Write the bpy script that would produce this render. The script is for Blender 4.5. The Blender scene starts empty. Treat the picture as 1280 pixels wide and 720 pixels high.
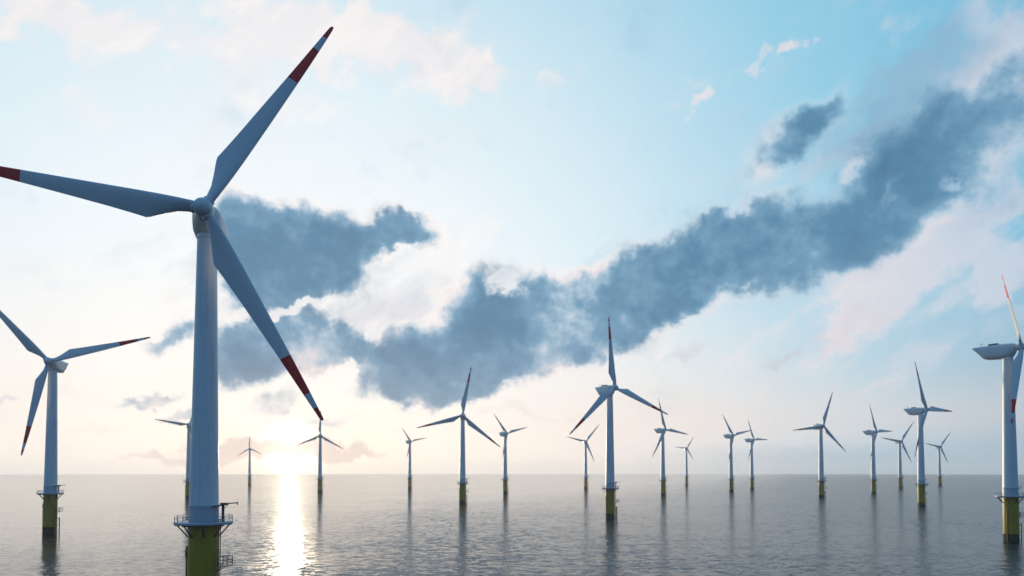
import bpy, bmesh, math, random
from mathutils import Vector, Matrix
random.seed(7)
R = math.radians
scene = bpy.context.scene
col = scene.collection

# ------------------------------------------------------------------ camera
F_PX, PITCH, CAM_H = 850.0, 1.5, 28.7        # focal length for a 1280 px wide picture
cam_data = bpy.data.cameras.new('camera')
cam = bpy.data.objects.new('camera', cam_data); col.objects.link(cam)
cam.location = (0, 0, CAM_H)
cam.rotation_euler = (R(90 + PITCH), 0, 0)
cam_data.sensor_width = 36
cam_data.lens = 36 * F_PX / 1280
HORIZON = 592
cam_data.shift_y = (HORIZON - 2.3 - 360 - F_PX * math.tan(R(PITCH))) / 1280
cam_data.clip_end = 100000
cam_data.dof.use_dof = True                    # the photograph is focused on the near machine
cam_data.dof.focus_distance = 150
cam_data.dof.aperture_fstop = 0.10
scene.camera = cam

# ------------------------------------------------------------------ view
scene.view_settings.view_transform = 'Standard'
scene.view_settings.look = 'None'
scene.view_settings.gamma = 1
scene.view_settings.use_curve_mapping = False
scene.view_settings.exposure = 0.12
scene.render.engine = 'CYCLES'
scene.cycles.max_bounces = 6
scene.cycles.volume_bounces = 0

# ------------------------------------------------------------------ sun
SUN_AZ, SUN_EL = R(-18.1), R(1.3)            # azimuth clockwise from +Y
sun_data = bpy.data.lights.new('sun', 'SUN')
sun_data.energy = 3.2
sun_data.angle = R(0.5)
sun_data.color = (1.0, 0.82, 0.58)
sun = bpy.data.objects.new('sun', sun_data); col.objects.link(sun)
SUN_DIR = Vector((math.sin(SUN_AZ) * math.cos(SUN_EL), math.cos(SUN_AZ) * math.cos(SUN_EL), math.sin(SUN_EL)))
sun.rotation_euler = SUN_DIR.to_track_quat('Z', 'Y').to_euler()
sun.location = (0, 0, 300)

# ------------------------------------------------------------------ sky (world)
def srgb(r, g, b):
    f = lambda c: (c / 255 / 12.92) if c / 255 <= 0.04045 else ((c / 255 + 0.055) / 1.055) ** 2.4
    return (f(r), f(g), f(b), 1)

world = bpy.data.worlds.new('World'); scene.world = world
world.use_nodes = True
wt = world.node_tree; wt.nodes.clear()

class G:
    """small helper for writing node graphs"""
    def __init__(s, tree): s.t = tree
    def n(s, kind, **kw):
        nd = s.t.nodes.new(kind)
        for k, v in kw.items(): setattr(nd, k, v)
        return nd
    def put(s, sock, v):
        if isinstance(v, bpy.types.NodeSocket): s.t.links.new(v, sock)
        elif v is not None: sock.default_value = v
    def math(s, op, a, b=None, c=None, clamp=False):
        nd = s.n('ShaderNodeMath', operation=op, use_clamp=clamp)
        s.put(nd.inputs[0], a); s.put(nd.inputs[1], b); s.put(nd.inputs[2], c)
        return nd.outputs[0]
    def vmath(s, op, a, b=None, scale=None):
        nd = s.n('ShaderNodeVectorMath', operation=op)
        s.put(nd.inputs[0], a); s.put(nd.inputs[1], b); s.put(nd.inputs[3], scale)
        return nd.outputs[1] if op in ('DOT_PRODUCT', 'LENGTH', 'DISTANCE') else nd.outputs[0]
    def noise(s, vec, scale, detail, rough=0.5, lac=2.0, out='Fac'):
        nd = s.n('ShaderNodeTexNoise', noise_dimensions='3D')
        s.put(nd.inputs['Vector'], vec); nd.inputs['Scale'].default_value = scale
        nd.inputs['Detail'].default_value = detail; nd.inputs['Roughness'].default_value = rough
        nd.inputs['Lacunarity'].default_value = lac
        return nd.outputs[out]
    def ramp(s, fac, stops, interp='EASE'):
        nd = s.n('ShaderNodeValToRGB'); cr = nd.color_ramp; cr.interpolation = interp
        while len(cr.elements) > 1: cr.elements.remove(cr.elements[-1])
        cr.elements[0].position, cr.elements[0].color = stops[0]
        for p, c in stops[1:]:
            e = cr.elements.new(p); e.color = c
        s.put(nd.inputs[0], fac); return nd.outputs[0]
    def mix(s, fac, a, b, blend='MIX'):
        nd = s.n('ShaderNodeMix', data_type='RGBA', blend_type=blend)
        s.put(nd.inputs[0], fac); s.put(nd.inputs[6], a); s.put(nd.inputs[7], b)
        return nd.outputs[2]
    def rng(s, v, a, b, lo=0.0, hi=1.0, kind='SMOOTHSTEP'):
        nd = s.n('ShaderNodeMapRange', interpolation_type=kind, clamp=True) if kind == 'LINEAR' else s.n('ShaderNodeMapRange', interpolation_type=kind)
        s.put(nd.inputs[0], v); nd.inputs[1].default_value = a; nd.inputs[2].default_value = b
        nd.inputs[3].default_value = lo; nd.inputs[4].default_value = hi
        return nd.outputs[0]

g = G(wt)
def BG(c):
    b = g.n('ShaderNodeBackground'); g.put(b.inputs[0], c); return b.outputs[0]
def over(fac, below, c):                          # a layer of cloud in front of the sky behind it
    m = g.n('ShaderNodeMixShader'); g.put(m.inputs[0], fac); wt.links.new(below, m.inputs[1]); wt.links.new(BG(c), m.inputs[2]); return m.outputs[0]
def plus(a, c):
    m = g.n('ShaderNodeAddShader'); wt.links.new(a, m.inputs[0]); wt.links.new(BG(c), m.inputs[1]); return m.outputs[0]
tc = g.n('ShaderNodeTexCoord')
D = tc.outputs['Generated']                       # view direction, fixed to the world
sx = g.n('ShaderNodeSeparateXYZ'); g.put(sx.inputs[0], D)
X, Y, Z = sx.outputs
AZ = g.math('ARCTAN2', X, Y)
EL = g.math('ARCSINE', Z)

def ang(px, py):                                  # compass bearing and height above the horizon of a sky feature
    a = math.atan((px - 640) / F_PX)
    return a, math.atan((HORIZON - py) / math.hypot(F_PX, px - 640))

cb = g.n('ShaderNodeCombineXYZ'); g.put(cb.inputs[0], AZ); g.put(cb.inputs[1], EL)
P0 = cb.outputs[0]
# domain warp: three sizes of billow
w1 = g.vmath('SUBTRACT', g.noise(D, 5.0, 2, 0.5, out='Color'), (0.5, 0.5, 0.5))
w2 = g.vmath('SUBTRACT', g.noise(D, 17.0, 5, 0.6, out='Color'), (0.5, 0.5, 0.5))
def warped(a1, a2):
    p = g.vmath('ADD', P0, g.vmath('SCALE', w1, scale=a1))
    p = g.vmath('ADD', p, g.vmath('SCALE', w2, scale=a2))
    return g.vmath('MULTIPLY', p, (1, 1, 0))
PW = warped(0.03, 0.085)
PW2 = warped(0.03, 0.13)

def blobs(P, lst):
    acc = None
    for (px, py, rx, ry, rot, w) in lst:
        a, e = ang(px, py)
        c, s_ = math.cos(R(rot)), math.sin(R(rot))
        a1, e1 = ang(px + c * rx, py - s_ * rx)
        a2, e2 = ang(px - s_ * ry, py - c * ry)
        mp = g.n('ShaderNodeMapping', vector_type='TEXTURE')
        g.put(mp.inputs[0], P)
        mp.inputs['Location'].default_value = (a, e, 0)
        mp.inputs['Rotation'].default_value = (0, 0, math.atan2(e1 - e, a1 - a))
        mp.inputs['Scale'].default_value = (math.hypot(a1 - a, e1 - e), math.hypot(a2 - a, e2 - e), 1)
        f = g.rng(g.vmath('LENGTH', mp.outputs[0]), 1.45, 0.25, 0.0, 1.0)
        acc = g.math('MULTIPLY', f, w) if acc is None else g.math('MULTIPLY_ADD', f, w, acc)
    return acc

# -- clear sky: Nishita plus the thin bright veil that spreads out from the low sun
nish = g.n('ShaderNodeTexSky', sky_type='NISHITA')
nish.sun_disc = False
nish.sun_elevation = SUN_EL
nish.sun_rotation = SUN_AZ
nish.air_density = 1.0; nish.dust_density = 0.6; nish.ozone_density = 2.0
nish_c = g.vmath('SCALE', nish.outputs[0], scale=0.01)
sdot = g.vmath('DOT_PRODUCT', D, tuple(SUN_DIR))
theta = g.math('ARCCOSINE', g.math('MINIMUM', sdot, 0.99999))
th_n = g.math('DIVIDE', theta, math.pi)            # 0 at the sun, 1 opposite
d = lambda deg: deg / 180
veil = g.ramp(th_n, [
    (d(0), srgb(250, 248, 242)), (d(14), srgb(242, 244, 244)), (d(24), srgb(228, 237, 242)),
    (d(33), srgb(206, 226, 235)), (d(40), srgb(180, 213, 229)), (d(48), srgb(146, 199, 221)), (d(56), srgb(122, 186, 214)),
    (d(75), srgb(92, 154, 198)), (d(105), srgb(64, 124, 177)), (d(180), srgb(64, 126, 178))], 'LINEAR')
hor = g.ramp(th_n, [
    (d(0), srgb(252, 245, 231)), (d(12), srgb(248, 241, 232)), (d(24), srgb(242, 233, 226)),
    (d(36), srgb(222, 221, 222)), (d(46), srgb(192, 206, 216)), (d(60), srgb(140, 168, 188)),
    (d(100), srgb(78, 126, 164)), (d(180), srgb(66, 114, 156))], 'LINEAR')
el_w = g.rng(g.math('ADD', EL, g.math('MULTIPLY', g.math('SUBTRACT', g.noise(D, 3.0, 3), 0.5), 0.06)), R(0.5), R(19), 1.0, 0.0)
sky = BG(g.mix(el_w, veil, hor))

fine = g.noise(D, 16.0, 9, 0.64)
mid = g.noise(D, 6.0, 6, 0.55)
# clouds flattened towards the horizon
st = g.n('ShaderNodeCombineXYZ'); g.put(st.inputs[0], AZ); g.put(st.inputs[1], g.math('MULTIPLY', EL, 3.2))
cs = g.n('ShaderNodeMapping', vector_type='TEXTURE'); g.put(cs.inputs[0], P0)
cs.inputs['Rotation'].default_value = (0, 0, R(30)); cs.inputs['Scale'].default_value = (2.3, 0.8, 1)
wisp = g.noise(g.vmath('ADD', cs.outputs[0], g.vmath('SCALE', w2, scale=0.05)), 18.0, 8, 0.62)
streak = g.noise(st.outputs[0], 9.0, 7, 0.6)

# -- white and pinkish clouds
WHITE = [
    (190, 40, 250, 52, -4, .75), (420, 28, 150, 44, 0, .9), (520, 60, 90, 40, -15, .9), (595, 92, 48, 26, 18, .95), (60, 20, 110, 30, 0, .5),
    (100, 132, 60, 24, 8, .6), (30, 175, 60, 26, 0, .4), (150, 215, 90, 30, 10, .3), (100, 352, 60, 26, 0, .5), (330, 120, 90, 26, -8, .5),
    (886, 121, 20, 12, 28, .8), (950, 82, 26, 11, 30, .6), (992, 71, 24, 11, 35, .9), (686, 100, 26, 13, 10, .55), (905, 95, 70, 16, 30, .35),
    (1145, 30, 40, 20, 25, .45), (1255, 40, 60, 70, 40, .5),
    (1120, 345, 110, 38, 26, .75), (1210, 300, 90, 38, 32, .7), (1075, 412, 60, 22, 18, .6), (1265, 345, 40, 36, 20, .8), (1262, 250, 40, 24, 30, .5), (1150, 310, 60, 24, 30, .7),
    (1122, 236, 10, 22, -18, .8), (1190, 231, 22, 9, 0, .8), (1055, 212, 18, 12, 20, .6), (1030, 225, 60, 30, 30, .3),
    (1180, 390, 170, 110, 20, .42), (1010, 440, 150, 60, 12, .3), (1110, 170, 120, 50, 35, .25), (1230, 30, 70, 60, 35, .35),
    (580, 300, 60, 42, 20, .7), (500, 345, 70, 52, 20, .6), (500, 400, 60, 34, 40, .6), (620, 362, 26, 18, 0, .8), (360, 388, 90, 16, 4, .7), (800, 440, 80, 26, 20, .5), (700, 480, 90, 22, 14, .5), (450, 480, 60, 22, -20, .8),
]
wd = g.math('ADD', blobs(PW2, WHITE), g.math('MULTIPLY', g.math('SUBTRACT', wisp, 0.5), 1.9))
wd = g.math('ADD', wd, g.math('MULTIPLY', g.math('SUBTRACT', mid, 0.5), 0.6))
wa = g.rng(wd, 0.10, 1.0, 0.0, 0.85)
wcol = g.ramp(th_n, [(d(0), srgb(252, 249, 245)), (d(25), srgb(246, 243, 240)), (d(36), srgb(243, 232, 229)), (d(44), srgb(232, 221, 222)), (d(54), srgb(200, 206, 218)), (d(75), srgb(130, 165, 195)), (d(110), srgb(60, 108, 155)), (d(180), srgb(50, 95, 142))], 'LINEAR')
wcol = g.mix(g.rng(wisp, 0.42, 0.66, 0.3, 0.0), wcol, srgb(205, 208, 220))
sky = over(wa, sky, wcol)

# -- the dark blue-grey bank
DARK = [
    (420, 298, 120, 46, 4, .95), (345, 330, 85, 66, 0, .95), (300, 258, 50, 26, 0, .4), (495, 288, 56, 22, 6, .7), (300, 320, 45, 70, 0, .6), (410, 345, 70, 36, 8, .7),
    (350, 430, 95, 46, 0, .95), (420, 440, 60, 36, 0, .8), (290, 445, 45, 40, 0, .8), (470, 375, 40, 12, 20, .4),
    (545, 450, 95, 54, 12, 1.0), (520, 490, 85, 28, 0, .95), (590, 385, 46, 62, 0, .95), (690, 378, 75, 48, 4, 1.0), (650, 430, 100, 48, 18, 1.0), (590, 475, 66, 36, 10, .8), (720, 435, 70, 30, 16, .6),
    (765, 390, 90, 52, 16, 1.0), (820, 350, 66, 52, 18, 1.0), (885, 328, 85, 56, 18, 1.0), (960, 308, 95, 52, 14, 1.0), (1045, 310, 95, 48, 22, 1.0), (860, 375, 70, 20, 16, .4),
    (1120, 270, 90, 54, 34, .95), (1190, 205, 95, 76, 42, .95), (1255, 140, 100, 84, 45, .95), (1085, 215, 60, 34, 36, .5), (1300, 90, 90, 70, 45, .6), (1420, 10, 150, 90, 40, .8), (1600, -60, 190, 90, 25, .7), (1150, 165, 130, 75, 40, .5),
    (985, 182, 78, 36, 38, 1.1), (1030, 138, 44, 28, 30, .9), (930, 275, 60, 22, 20, .45), (1010, 235, 60, 14, 36, .3),
    (498, 378, 36, 30, 45, -.9), (625, 362, 22, 14, 0, -.8), (505, 332, 36, 26, 30, -.7), (1122, 236, 9, 22, -18, -.8), (1190, 231, 24, 9, 0, -.9), (1058, 212, 16, 12, 20, -.5), (640, 440, 24, 14, 30, -.3), (725, 420, 18, 9, 30, -.4), (360, 388, 70, 8, 4, -.7), (1015, 285, 34, 12, 20, -.3), (435, 470, 14, 18, 0, -.6),
    (208, 424, 40, 20, 25, .85), (182, 500, 40, 12, 6, .75), (225, 522, 50, 11, 6, .6), (5, 505, 26, 7, 0, .5), (345, 498, 50, 15, 12, .5), (415, 524, 36, 8, 0, .45),
]
# a thin grey skirt of cloud round the bank
SKIRT = [(360, 350, 170, 110, 0, .45), (600, 420, 190, 90, 16, .5), (880, 335, 170, 70, 18, .4), (1110, 250, 200, 110, 34, .55), (1210, 140, 160, 120, 45, .65), (985, 175, 90, 45, 38, .35), (1140, 120, 120, 50, 40, .4), (1090, 410, 80, 24, 18, .5), (1020, 440, 40, 10, 15, .4)]
kd = g.math('ADD', blobs(PW2, SKIRT), g.math('MULTIPLY', g.math('SUBTRACT', wisp, 0.5), 1.4))
sky = over(g.rng(kd, 0.1, 0.9, 0.0, 0.75), sky, g.mix(g.rng(EL, R(10), R(20)), srgb(208, 203, 211), srgb(134, 171, 198)))
dsum = blobs(PW, DARK)
dd0 = g.math('SMOOTH_MIN', g.math('MULTIPLY', dsum, 1.0), 1.3, 0.5)
lump = g.math('SUBTRACT', g.noise(g.vmath('MULTIPLY', D, (1, 1, 1.35)), 7.5, 7, 0.58), 0.5)
dd = g.math('ADD', dd0, g.math('MULTIPLY', g.math('SUBTRACT', fine, 0.5), 0.75))
dd = g.math('ADD', dd, g.math('MULTIPLY', lump, 2.1))
far = g.rng(theta, R(36), R(50))                    # the bank thins into a diffuse veil away from the sun
hard, soft_ = g.rng(dd, -0.02, 0.86, 0.0, 1.0), g.rng(dd, -0.30, 1.45, 0.0, 0.95)
da = g.math('ADD', g.math('MULTIPLY', hard, g.math('SUBTRACT', 1.0, far)), g.math('MULTIPLY', soft_, far))
da = g.math('MULTIPLY', da, g.rng(dd0, 0.0, 0.9, 0.3, 1.0))
# thin sunlit fringe that reaches past the grey
fr = g.math('MULTIPLY', g.rng(dd, -0.1, 0.45, 0.0, 0.7), g.rng(dd0, 0.05, 0.5))
fr = g.math('MULTIPLY', fr, g.rng(theta, R(24), R(42), 1.0, 0.12))
sky = over(fr, sky, g.ramp(th_n, [(d(0), srgb(255, 250, 244)), (d(25), srgb(248, 242, 238)), (d(38), srgb(236, 226, 224)), (d(50), srgb(192, 206, 220)), (d(80), srgb(110, 155, 190))], 'LINEAR'))
# light from the sun's side picks out the billows
soff = tuple(0.02 * c for c in (SUN_DIR.x - 0.1, 0, SUN_DIR.z - 0.35))
relief = g.math('SUBTRACT', g.noise(D, 12.0, 5, 0.55), g.noise(g.vmath('ADD', D, soff), 12.0, 5, 0.55))
soft = g.math('SUBTRACT', g.noise(D, 8.0, 6, 0.5), 0.5)
shade = g.math('ADD', g.math('MULTIPLY', dd, 0.40), g.math('ADD', g.math('MULTIPLY', relief, 1.0), g.math('MULTIPLY', soft, 1.35)))
dcol = g.ramp(shade, [(0.0, srgb(230, 220, 220)), (0.12, srgb(212, 212, 219)), (0.24, srgb(166, 190, 208)), (0.40, srgb(108, 150, 179)), (0.62, srgb(80, 127, 159)), (1.0, srgb(66, 109, 142))], 'LINEAR')
# undersides towards the horizon are greyer
dcol = g.mix(g.rng(EL, R(5), R(13), 0.4, 0.0), dcol, srgb(122, 144, 168))
sky = over(g.math('MULTIPLY', da, 0.96), sky, dcol)

# -- glow of the sun behind the horizon banks
gl = g.math('ADD', g.rng(theta, R(3.6), R(0.2), 0.0, 1.0), g.rng(theta, R(9), R(0), 0.0, 0.05))
glow = g.mix(1.0, (0, 0, 0, 1), (1.0, 0.9, 0.66, 1))
glow = g.vmath('SCALE', glow, scale=gl)
sky = plus(sky, glow)

# -- low thin banks along the horizon
LOW = [(330, 562, 100, 12, 4, 1.0), (395, 562, 70, 11, -6, .8), (440, 570, 40, 6, 0, .5), (205, 575, 70, 7, 0, .5), (650, 512, 60, 8, 4, .35), (860, 440, 40, 8, 15, .4), (980, 455, 30, 7, 10, .4), (700, 520, 60, 6, 0, .3), (110, 540, 60, 6, 4, .25)]
ld = g.math('ADD', blobs(PW, LOW), g.math('MULTIPLY', g.math('SUBTRACT', streak, 0.5), 1.0))
sky = over(g.rng(ld, 0.12, 0.85, 0.0, 0.62), sky, srgb(190, 182, 187))
band = g.math('MULTIPLY', g.rng(g.math('ADD', EL, g.math('MULTIPLY', g.math('SUBTRACT', streak, 0.5), 0.03)), R(2.6), R(1.2)), g.rng(AZ, R(6), R(30)))
sky = over(g.math('MULTIPLY', band, 0.75), sky, srgb(162, 186, 203))
pink = g.math('MULTIPLY', g.rng(EL, R(1.5), R(4)), g.rng(EL, R(8.5), R(4)))
pink = g.math('MULTIPLY', pink, g.rng(theta, R(15), R(30)))
sky = over(g.math('MULTIPLY', pink, 0.25), sky, srgb(240, 218, 208))

sky = plus(sky, nish_c)
wo = g.n('ShaderNodeOutputWorld'); wt.links.new(sky, wo.inputs[0])
world.cycles.sampling_method = 'MANUAL'; world.cycles.sample_map_resolution = 1024

# ------------------------------------------------------------------ materials
def material(name, color, rough=0.5, metal=0.0, dirt=0.0, dirt_col=(0.2, 0.2, 0.2, 1), scale=0.35, stretch=(1, 1, 0.15), spec=0.5):
    m = bpy.data.materials.new(name); m.use_nodes = True
    t = m.node_tree; h = G(t); b = t.nodes['Principled BSDF']
    b.inputs['Roughness'].default_value = rough; b.inputs['Metallic'].default_value = metal
    b.inputs['Specular IOR Level'].default_value = spec
    c = h.n('ShaderNodeTexCoord').outputs['Object']
    v = h.vmath('MULTIPLY', c, stretch)
    n1 = h.noise(v, scale, 8, 0.65)
    f = h.rng(n1, 0.45, 0.75, 0.0, dirt)
    h.put(b.inputs['Base Color'], h.mix(f, color, dirt_col))
    n2 = h.noise(c, 3.0, 4)
    h.put(b.inputs['Roughness'], h.rng(n2, 0.3, 0.7, rough - 0.06, rough + 0.08))
    return m

M = {
    'tower': material('tower_paint', (0.72, 0.73, 0.74, 1), 0.42, dirt=0.22, dirt_col=(0.42, 0.42, 0.40, 1)),
    'blade': material('blade_paint', (0.66, 0.67, 0.68, 1), 0.38, dirt=0.18, dirt_col=(0.42, 0.43, 0.43, 1)),
    'red': material('red_band_paint', (0.75, 0.008, 0.012, 1), 0.42, dirt=0.25, dirt_col=(0.6, 0.012, 0.014, 1)),
    'nacelle': material('nacelle_paint', (0.70, 0.70, 0.71, 1), 0.4, dirt=0.25, dirt_col=(0.4, 0.4, 0.4, 1)),
    'collar': material('grey_collar_paint', (0.42, 0.45, 0.50, 1), 0.4, dirt=0.3, dirt_col=(0.3, 0.3, 0.3, 1)),
    'yellow': material('yellow_paint', (0.46, 0.28, 0.003, 1), 0.45, dirt=0.75, dirt_col=(0.26, 0.14, 0.010, 1), scale=0.6),
    'growth': material('marine_growth', (0.035, 0.035, 0.02, 1), 0.85, dirt=0.6, dirt_col=(0.015, 0.02, 0.012, 1), scale=2.0),
    'deck': material('galvanised_steel', (0.42, 0.45, 0.50, 1), 0.5, 0.1, dirt=0.3, dirt_col=(0.2, 0.2, 0.2, 1)),
    'dark': material('dark_steel', (0.06, 0.065, 0.07, 1), 0.55, dirt=0.3, dirt_col=(0.12, 0.08, 0.05, 1)),
    'door': material('door_paint', (0.30, 0.33, 0.36, 1), 0.45, dirt=0.3),
}

def seams(m, pitch, width, amount):               # faint welded ring joints up the shell
    h = G(m.node_tree); b = m.node_tree.nodes['Principled BSDF']
    c = h.n('ShaderNodeTexCoord').outputs['Object']; sp = h.n('ShaderNodeSeparateXYZ'); h.put(sp.inputs[0], c)
    f = h.math('FRACT', h.math('DIVIDE', sp.outputs[2], pitch))
    line = h.math('LESS_THAN', f, width / pitch)
    st_ = h.rng(h.noise(h.vmath('MULTIPLY', c, (1, 1, 0.03)), 1.6, 5, 0.6), 0.5, 0.72, 0.0, 0.35)
    old = b.inputs['Base Color'].links[0].from_socket
    c1 = h.mix(st_, old, (0.33, 0.34, 0.33, 1))
    h.put(b.inputs['Base Color'], h.mix(h.math('MULTIPLY', line, amount), c1, (0.2, 0.2, 0.2, 1)))
seams(M['tower'], 2.9, 0.07, 0.16)
seams(M['yellow'], 4.4, 0.08, 0.4)

# ------------------------------------------------------------------ mesh helpers
def link(name, bm, mats, parent=None, smooth=True, bevel=None):
    me = bpy.data.meshes.new(name)
    bmesh.ops.recalc_face_normals(bm, faces=bm.faces[:])
    bm.to_mesh(me); bm.free()
    for m in (mats if isinstance(mats, (list, tuple)) else [mats]): me.materials.append(m)
    if smooth:
        for p in me.polygons: p.use_smooth = True
        me.set_sharp_from_angle(angle=R(35))
    o = bpy.data.objects.new(name, me); col.objects.link(o)
    if parent: o.parent = parent
    return o

def lathe(bm, prof, seg=48, axis='Z', mats=None, origin=(0, 0, 0), cap=True):
    rings = []
    for (r, h) in prof:
        ring = []
        for i in range(seg):
            a = 2 * math.pi * i / seg
            if axis == 'Z': p = (r * math.cos(a), r * math.sin(a), h)
            else: p = (r * math.cos(a), h, r * math.sin(a))
            ring.append(bm.verts.new(Vector(p) + Vector(origin)))
        rings.append(ring)
    for k in range(len(rings) - 1):
        for i in range(seg):
            f = bm.faces.new((rings[k][i], rings[k][(i + 1) % seg], rings[k + 1][(i + 1) % seg], rings[k + 1][i]))
            if mats: f.material_index = mats[k]
    if cap:
        f = bm.faces.new(rings[0]); f.material_index = mats[0] if mats else 0
        f = bm.faces.new(rings[-1]); f.material_index = mats[-1] if mats else 0

def tube(bm, a, b, r, seg=8):
    a, b = Vector(a), Vector(b); q = (b - a).to_track_quat('Z', 'Y')
    L = (b - a).length; rr = []
    for z in (0, L):
        rr.append([bm.verts.new(a + q @ Vector((r * math.cos(2 * math.pi * i / seg), r * math.sin(2 * math.pi * i / seg), z))) for i in range(seg)])
    for i in range(seg):
        bm.faces.new((rr[0][i], rr[0][(i + 1) % seg], rr[1][(i + 1) % seg], rr[1][i]))
    bm.faces.new(rr[0]); bm.faces.new(rr[1])

def box(bm, c, s, rotz=0.0):
    m = Matrix.Translation(c) @ Matrix.Rotation(rotz, 4, 'Z') @ Matrix.Diagonal((s[0], s[1], s[2], 1))
    r = bmesh.ops.create_cube(bm, size=1, matrix=m)
    es = list({e for v in r['verts'] for e in v.link_edges})
    bmesh.ops.bevel(bm, geom=es, offset=min(s) * 0.12, segments=1, affect='EDGES')

# ------------------------------------------------------------------ one wind turbine
HUB_H, OVERHANG, R_BLADE = 80.0, 5.0, 45.0
DECK_Z = 18.3

def blade_mesh():
    bm = bmesh.new(); N = 28
    # radius fraction, chord, leading edge x, thickness, roundness (1 = cylinder), twist
    tab = [(0.030, 1.9, 0.95, 1.9, 1.0, 14), (0.06, 1.95, 0.98, 1.95, 1.0, 14), (0.10, 2.35, 1.05, 1.8, .75, 14), (0.15, 3.3, 1.12, 1.5, .4, 13),
           (0.205, 4.4, 1.15, 1.2, .1, 12), (0.222, 4.6, 1.14, 1.08, .0, 11), (0.245, 4.45, 1.14, 1.0, 0, 10.5), (0.28, 4.24, 1.12, 0.92, 0, 10), (0.36, 3.78, 1.06, 0.74, 0, 8), (0.50, 3.1, 0.95, 0.54, 0, 5),
           (0.60, 2.62, 0.86, 0.43, 0, 4), (0.69, 2.2, 0.78, 0.35, 0, 3), (0.78, 1.78, .68, .28, 0, 2), (0.869, 1.36, 0.56, 0.21, 0, 1), (0.938, 1.0, 0.44, 0.15, 0, 0), (0.985, 0.72, 0.33, 0.1, 0, 0), (1.0, 0.42, 0.22, 0.05, 0, 0)]
    rings = []
    for (fr, ch, le, th, rd, tw) in tab:
        ring = []
        for i in range(N):
            a = 2 * math.pi * i / N
            u = 0.5 * (1 - math.cos(a))            # 0 at leading edge, 1 at trailing edge
            side = 1 if a < math.pi else -1
            foil = 2.6 * th * (0.2969 * math.sqrt(u) - 0.126 * u - 0.3516 * u * u + 0.2843 * u ** 3 - 0.1036 * u ** 4) * (1.92 / 1.0) * 1.0
            foil = max(foil, 0.012)
            circ = 0.5 * th * math.sin(a) * side
            y = side * (rd * circ + (1 - rd) * foil)
            x = le - u * ch
            t = R(tw); pb = -0.4 * fr ** 2          # a little pre-bend away from the tower
            ring.append(bm.verts.new((x * math.cos(t) - y * math.sin(t), -(x * math.sin(t)) * 1.0 + y * math.cos(t) + pb, fr * R_BLADE)))
        rings.append(ring)
    for k in range(len(rings) - 1):
        lo = tab[k][0]
        mi = 1 if (0.689 <= lo < 0.868 or 0.937 <= lo) else 0
        for i in range(N):
            f = bm.faces.new((rings[k][i], rings[k][(i + 1) % N], rings[k + 1][(i + 1) % N], rings[k + 1][i])); f.material_index = mi
    bm.faces.new(rings[0]); f = bm.faces.new(rings[-1]); f.material_index = 1
    return bm

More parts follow.
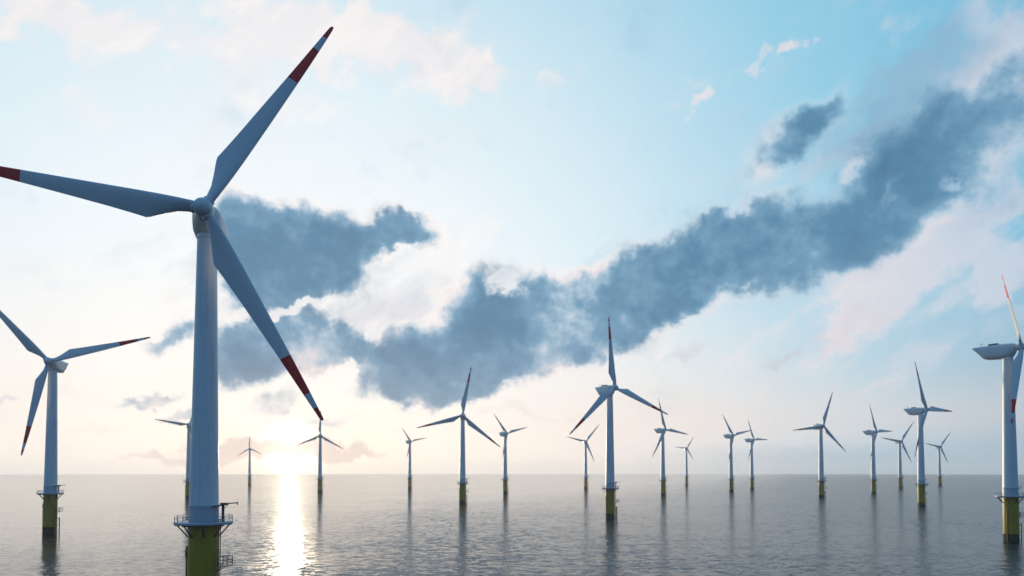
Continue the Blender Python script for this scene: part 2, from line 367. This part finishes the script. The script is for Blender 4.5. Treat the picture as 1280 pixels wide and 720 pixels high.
def make_turbine():
    root = bpy.data.objects.new('wind_turbine', None); col.objects.link(root)
    # yellow foundation with a dark tidal zone
    bm = bmesh.new()
    lathe(bm, [(2.78, -3), (2.78, 2.9), (2.81, 3.05), (2.81, 17.3), (2.95, 17.35), (2.95, 17.75), (2.81, 17.8), (2.81, DECK_Z - .02)], 56, mats=[1, 1, 0, 0, 0, 0, 0])
    fo = link('foundation', bm, [M['yellow'], M['growth']], root)
    # boat landing: two fender tubes held off the foundation, on the right-hand side
    aL = R(-22); er = Vector((math.cos(aL), math.sin(aL), 0)); et = Vector((-math.sin(aL), math.cos(aL), 0))
    bm = bmesh.new()
    for s in (-1, 1):
        p = er * 4.0 + et * s * 0.95
        tube(bm, p + Vector((0, 0, -2.6)), p + Vector((0, 0, 7.4)), 0.24, 12)
        for z in (0.6, 3.6, 6.6):
            tube(bm, p + Vector((0, 0, z)), er * 2.8 + et * s * 0.75 + Vector((0, 0, z + .3)), 0.14)
    link('boat_landing', bm, M['yellow'], fo)
    bm = bmesh.new()
    for s in (-1, 1):
        p = er * 3.35 + et * s * 0.3
        tube(bm, p + Vector((0, 0, -1.5)), p + Vector((0, 0, DECK_Z + 1.1)), 0.09, 6)
    z = -1.2
    while z < DECK_Z:
        tube(bm, er * 3.35 - et * .3 + Vector((0, 0, z)), er * 3.35 + et * .3 + Vector((0, 0, z)), 0.035, 6); z += 0.42
    for z in (3, 7, 13, 16.5):
        for s in (-1, 1):
            tube(bm, er * 3.35 + et * s * .3 + Vector((0, 0, z)), er * 2.8 + et * s * .3 + Vector((0, 0, z)), 0.04, 6)
    link('ladder', bm, M['dark'], fo)
    # rest platform half way up the ladder, a small railed cage
    bm = bmesh.new()
    c0 = er * 4.55; zc = 10.1
    box(bm, c0 + Vector((0, 0, zc)), (2.1, 2.1, 0.12), aL)
    cr = [c0 + er * sx_ * 1.0 + et * sy_ * 1.0 for sx_, sy_ in ((-1, -1), (1, -1), (1, 1), (-1, 1))]
    for q in cr: tube(bm, q + Vector((0, 0, zc)), q + Vector((0, 0, zc + 1.9)), 0.08, 6)
    for a_ in (0, 1, 2):
        for hz in (0.6, 1.2, 1.85):
            tube(bm, cr[a_] + Vector((0, 0, zc + hz)), cr[a_ + 1] + Vector((0, 0, zc + hz)), 0.07, 6)
    for s in (-1, 1): tube(bm, c0 + et * s + Vector((0, 0, zc)), er * 2.85 + et * s * .6 + Vector((0, 0, zc - 1.2)), 0.08, 6)
    link('rest_platform', bm, M['dark'], fo)
    # small cable tube on the far side
    bm = bmesh.new()
    a2 = R(176); e2 = Vector((math.cos(a2), math.sin(a2), 0))
    tube(bm, e2 * 3.1 + Vector((0, 0, -2.6)), e2 * 3.1 + Vector((0, 0, 14)), 0.2, 10)
    box(bm, e2 * 3.1 + Vector((0, 0, 12.6)), (.5, .7, 1.3), a2)
    link('cable_tube', bm, M['yellow'], fo)

    # platform deck
    bm = bmesh.new()
    lathe(bm, [(2.92, DECK_Z), (5.35, DECK_Z), (5.45, DECK_Z + .05), (5.45, DECK_Z + .42), (5.35, DECK_Z + .46), (2.92, DECK_Z + .46)], 40, cap=False)
    bm.verts.ensure_lookup_table()
    for i in range(40):
        bm.faces.new((bm.verts[i], bm.verts[(i + 1) % 40], bm.verts[200 + (i + 1) % 40], bm.verts[200 + i]))
    pl = link('platform', bm, M['deck'], root)
    bm = bmesh.new(); n = 20
    for k in range(n):
        a, b = 2 * math.pi * k / n, 2 * math.pi * (k + 1) / n
        p = Vector((5.3 * math.cos(a), 5.3 * math.sin(a), DECK_Z + .46)); q = Vector((5.3 * math.cos(b), 5.3 * math.sin(b), DECK_Z + .46))
        tube(bm, p, p + Vector((0, 0, 1.2)), 0.055, 6)
        for h_ in (0.62, 1.2): tube(bm, p + Vector((0, 0, h_)), q + Vector((0, 0, h_)), 0.05, 6)
    link('railing', bm, M['deck'], pl)
    for k in range(8):
        a = 2 * math.pi * (k + 0.15) / 8
        e = Vector((math.cos(a), math.sin(a), 0)); bm = bmesh.new()
        tube(bm, e * 4.9 + Vector((0, 0, DECK_Z - .02)), e * 2.86 + Vector((0, 0, DECK_Z - 2.5)), 0.13, 8)
        tube(bm, e * 2.95 + Vector((0, 0, DECK_Z - .16)), e * 5.2 + Vector((0, 0, DECK_Z - .16)), 0.13, 8)
        link('bracket', bm, M['dark'], pl)
    # davit crane
    ac = R(-14); ec = Vector((math.cos(ac), math.sin(ac), 0)); bm = bmesh.new()
    z0 = DECK_Z + .46
    tube(bm, ec * 3.75 + Vector((0, 0, z0)), ec * 3.75 + Vector((0, 0, z0 + 3.6)), 0.27, 12)
    box(bm, ec * 3.9 + Vector((0, 0, z0 + 3.5)), (1.3, .6, .5), ac)
    tube(bm, ec * 1.9 + Vector((0, -2.4, z0 + 3.05)), ec * 3.6 + Vector((0, -.3, z0 + 3.3)), 0.15, 8)
    tube(bm, ec * 3.8 + Vector((0, 0, z0 + 3.55)), ec * 6.7 + Vector((0, 0, z0 + 3.75)), 0.11, 8)
    tube(bm, ec * 6.6 + Vector((0, 0, z0 + 3.9)), ec * 6.6 + Vector((0, 0, z0 + 3.3)), 0.1, 8)
    tube(bm, ec * 3.75 + Vector((0, 0, z0 + 2.4)), ec * 4.9 + Vector((0, 0, z0 + 3.55)), 0.07, 6)
    link('davit_crane', bm, M['dark'], pl)

    # grey collar (transition piece) and the tapering tower
    bm = bmesh.new()
    lathe(bm, [(2.78, DECK_Z), (2.78, 21.6), (2.9, 21.65), (2.9, 22.05), (2.76, 22.1)], 56)
    cl = link('collar', bm, M['collar'], root)
    bm = bmesh.new(); ad = R(70); box(bm, Vector((2.77 * math.cos(ad), 2.77 * math.sin(ad), DECK_Z + 1.65)), (.12, 1.0, 2.1), ad)
    dr = link('door', bm, M['door'], cl)
    bm = bmesh.new()
    prof = []
    for z in (22.1, 22.3, 30, 40, 50, 60, 70, 75.2, 75.4):
        prof.append((2.74 + (1.84 - 2.74) * (z - 22.1) / (75.4 - 22.1), z))
    prof += [(1.95, 75.5), (1.95, 75.9), (1.85, 76.3)]
    lathe(bm, prof, 56)
    link('tower', bm, M['tower'], root)

    # nacelle: lofted rounded box, tail undercut
    bm = bmesh.new(); N = 40; rings = []
    for (y, hw, top, bot, p) in [(-2.9, 1.7, 81.5, 78.3, 2.2), (-2.5, 2.15, 81.75, 77.5, 2.4), (-1.7, 2.55, 81.95, 76.5, 3), (0, 2.75, 82.05, 75.95, 3.6), (3, 2.8, 82.1, 75.95, 4.2),
                                 (7, 2.72, 82.05, 76.2, 4.5), (8.4, 2.66, 82.05, 76.6, 4.5), (10.2, 2.55, 82.0, 78.7, 4.5), (11.9, 2.42, 81.95, 80.75, 4), (12.25, 2.3, 81.85, 81.1, 3)]:
        zc, hh = (top + bot) / 2, (top - bot) / 2; ring = []
        for i in range(N):
            a = 2 * math.pi * i / N; ca, sa = math.cos(a), math.sin(a)
            ring.append(bm.verts.new((hw * math.copysign(abs(ca) ** (2 / p), ca), y, zc + hh * math.copysign(abs(sa) ** (2 / p), sa))))
        rings.append(ring)
    for k in range(len(rings) - 1):
        for i in range(N): bm.faces.new((rings[k][i], rings[k][(i + 1) % N], rings[k + 1][(i + 1) % N], rings[k + 1][i]))
    bm.faces.new(rings[0]); bm.faces.new(rings[-1])
    na = link('nacelle', bm, M['nacelle'], root)
    bm = bmesh.new()
    box(bm, Vector((0, 5.0, 82.35)), (2.6, 3.4, 0.7))
    link('cooler', bm, M['dark'], na)
    bm = bmesh.new()
    for s in (-1, 1):
        tube(bm, (s * .9, 9.6, 81.9), (s * .9, 9.6, 83.6), 0.05, 6)
    tube(bm, (-1.2, 9.6, 83.3), (1.2, 9.6, 83.3), 0.05, 6)
    link('wind_sensor', bm, M['dark'], na)

    # hub and blades: the hub turns about its own Y axis
    bm = bmesh.new()
    lathe(bm, [(1.5, 2.05), (1.68, 1.9), (1.78, 1.2), (1.8, 0.2), (1.74, -.7), (1.55, -1.4), (1.25, -1.9), (0.85, -2.2), (0.4, -2.36), (0.02, -2.4)], 48, axis='Y')
    for k in range(3):
        a = 2 * math.pi * k / 3; e = Vector((math.sin(a), 0, math.cos(a)))
        tube(bm, e * 0.8, e * 2.0, 1.04, 32)
    hub = link('hub', bm, M['nacelle'], root)
    hub.location = (0, -OVERHANG, HUB_H)
    b0 = None
    for k in range(3):
        if b0 is None: b = link('blade', blade_mesh(), [M['blade'], M['red']], hub); b0 = b
        else:
            b = b0.copy(); col.objects.link(b); b.parent = hub
        b.rotation_euler = (0, 2 * math.pi * k / 3, 0)
    return root

def kids(o): return [c for c in col.objects if c.parent == o]
def copy_tree(o, parent=None):
    c = o.copy(); col.objects.link(c); c.parent = parent
    for ch in kids(o): copy_tree(ch, c)
    return c

# x, y on the sea, yaw, rotor phase, label   (the first is the one the others are copied from)
TURBINES = [
    (-61.5, 136.0, 16, 31, 'largest white wind turbine close by, its red banded blades reaching out of the picture'),
    (-216.4, 319.3, 14, 73, 'white wind turbine at the far left with a red tipped blade pointing down'),
    (206.6, 282.2, 34, 80, 'white wind turbine at the right edge, seen side on with a long boxy nacelle'),
    (60.3, 418.2, 30, 109, 'white wind turbine under the dark cloud with one blade straight up, tallest near the middle'),
    (-45.3, 623.9, 3, 10, 'white wind turbine seen face on, its upper blade against the foot of the dark cloud'),
    (339.7, 564.8, 34, 89, 'white wind turbine on bright yellow foundation with one blade level, second tallest on the right'),
    (345.8, 760.7, 10, 17, 'wind turbine with a blade slanting down right, standing alone right of two thin distant ones'),
    (185.3, 835.1, 36, 96, 'wind turbine standing just right of the tall middle one, under its right blade tip'),
    (311.0, 965.8, 32, 77, 'left one of a close pair of distant wind turbines right of the middle'),
    (385.4, 1093.3, 36, 88, 'right one of a close pair of distant wind turbines, with one blade level'),
    (464.9, 875.1, 36, 87, 'wind turbine on yellow foundation left of the second tallest on the right, one blade level'),
    (653.6, 1145.5, 8, 34, 'distant wind turbine tucked close to the left of the tall level bladed one'),
    (872.7, 1388.5, 6, 36, 'faint small wind turbine between the tall level bladed one and the right edge'),
    (-9.1, 911.4, 36, 74, 'slim distant wind turbine next on the right of the face on one'),
    (-172.9, 1150.7, 36, 77, 'pale distant wind turbine between the sunlit stretch of sea and the face on one'),
    (-271.5, 962.1, 16, 1, 'dark wind turbine just right of the sun glitter, one blade pointing straight up'),
    (-581.7, 1507.7, 16, 116, 'faintest wind turbine between the largest tower and the sun glitter'),
    (-353.0, 742.6, 20, 34, 'wind turbine mostly hidden behind the left edge of the largest tower'),
    (124.8, 1151.5, 10, 38, 'small distant wind turbine just left of the tall middle one'),
    (380.3, 1482.4, 8, 31, 'tiny distant wind turbine just right of the one under the tall middle one\'s blade tip'),
]
ROTOR = {0: 1.04, 2: .76, 6: .88, 10: .92, 7: .93, 8: .88, 9: .85, 11: .9, 12: .85, 13: .78, 14: .68, 15: .8, 16: .66, 17: .78, 18: .82, 19: .66}   # smaller rotors on the farther machines
first = make_turbine()
for i, (x, y, yaw, ph, label) in enumerate(TURBINES):
    if i == 0: protos = first; t = first
    else: t = copy_tree(first)
    t.location = (x, y, 0); t.rotation_euler = (0, 0, R(yaw))
    t['label'] = label; t['category'] = 'wind turbine'; t['group'] = 'offshore wind turbines standing in the sea'
    hb = [c for c in kids(t) if c.name.startswith('hub')][0]
    hb.rotation_euler = (0, R(ph), 0)
    k_ = ROTOR.get(i, 1.0); hb.scale = (k_, k_, k_)
    if i == 2:                                    # parked: blades feathered
        for b in kids(hb):
            th = b.rotation_euler[1]; b.rotation_mode = 'ZXY'; b.rotation_euler = (0, th, R(47))
    if i < 2:                                     # the two near rotors: the low blade is pitched the other way
        bl = sorted([c for c in kids(hb)], key=lambda c: c.rotation_euler[1])
        low = bl[1]
        low.scale = (-1, 1, 1)
        if i == 0: bl[2].rotation_euler = (0, R(244.5), 0); bl[2].scale = (1, 1, .955)

# ------------------------------------------------------------------ sea
SEA_R = 9000.0
bm = bmesh.new()
bmesh.ops.create_circle(bm, cap_ends=True, segments=256, radius=SEA_R)
sea_m = bpy.data.materials.new('sea_water'); sea_m.use_nodes = True
s = G(sea_m.node_tree); pb = sea_m.node_tree.nodes['Principled BSDF']
pb.inputs['Base Color'].default_value = (0.008, 0.016, 0.024, 1)
pb.inputs['IOR'].default_value = 1.333
pb.inputs['Roughness'].default_value = 0.08
oc = s.n('ShaderNodeTexCoord').outputs['Object']
def slope(scale, amp, detail=2, stretch=(0.55, 1, 1), rough=0.55):
    v = s.noise(s.vmath('MULTIPLY', oc, stretch), scale, detail, rough, out='Color')
    return s.vmath('SCALE', s.vmath('SUBTRACT', v, (0.5, 0.5, 0.5)), scale=amp)
sl = s.vmath('ADD', slope(0.05, 0.08), s.vmath('ADD', slope(0.45, 0.40, 2, (0.65, 1.1, 1)), slope(1.6, 0.34, 2, (0.7, 1, 1))))
calm = s.rng(s.noise(oc, 0.006, 4, 0.6), 0.35, 0.65, 0.65, 1.15)     # wind patches
sxs = s.n('ShaderNodeSeparateXYZ'); s.put(sxs.inputs[0], oc)
breeze = s.math('ADD', s.math('ADD', sxs.outputs[0], s.math('MULTIPLY', s.math('SUBTRACT', 500.0, sxs.outputs[1]), 0.4)), s.math('MULTIPLY', s.math('SUBTRACT', s.noise(oc, 0.004, 3), 0.5), 160.0))
calm = s.math('MULTIPLY', calm, s.rng(breeze, -200, 350, 0.5, 1.45))    # a breeze on the right, calmer on the left
sl = s.vmath('SCALE', sl, scale=calm)
nv = s.vmath('NORMALIZE', s.vmath('ADD', s.vmath('MULTIPLY', sl, (1, 1, 0)), (0, 0, 1)))
s.put(pb.inputs['Normal'], nv)
pb2 = s.n('ShaderNodeBsdfPrincipled')                               # steeper short chop between the smooth faces
pb2.inputs['Base Color'].default_value = pb.inputs['Base Color'].default_value
pb2.inputs['IOR'].default_value = 1.333; pb2.inputs['Roughness'].default_value = 0.36
s.put(pb2.inputs['Normal'], nv)
mxs = s.n('ShaderNodeMixShader')
s.put(mxs.inputs[0], s.rng(breeze, -200, 350, 0.09, 0.6))
sea_m.node_tree.links.new(pb.outputs[0], mxs.inputs[1]); sea_m.node_tree.links.new(pb2.outputs[0], mxs.inputs[2])
sea_m.node_tree.links.new(mxs.outputs[0], sea_m.node_tree.nodes['Material Output'].inputs['Surface'])
sea = link('sea', bm, sea_m, smooth=False)
sea['kind'] = 'structure'

# ------------------------------------------------------------------ haze: the air over the sea
HAZE = 0.00008
if HAZE > 0:
    bm = bmesh.new()
    bmesh.ops.create_cube(bm, size=1, matrix=Matrix.Translation((0, 0, 62.5)) @ Matrix.Diagonal((2 * SEA_R + 200, 2 * SEA_R + 200, 133, 1)))
    hm = bpy.data.materials.new('sea_haze'); hm.use_nodes = True
    h = G(hm.node_tree); hm.node_tree.nodes.clear()
    pv = h.n('ShaderNodeVolumePrincipled')
    pv.inputs['Color'].default_value = (0.93, 0.95, 0.98, 1)
    pv.inputs['Density'].default_value = HAZE
    pv.inputs['Anisotropy'].default_value = 0.35
    ou = h.n('ShaderNodeOutputMaterial'); hm.node_tree.links.new(pv.outputs[0], ou.inputs['Volume'])
    hz = link('haze', bm, hm, smooth=False)
    hz['kind'] = 'stuff'
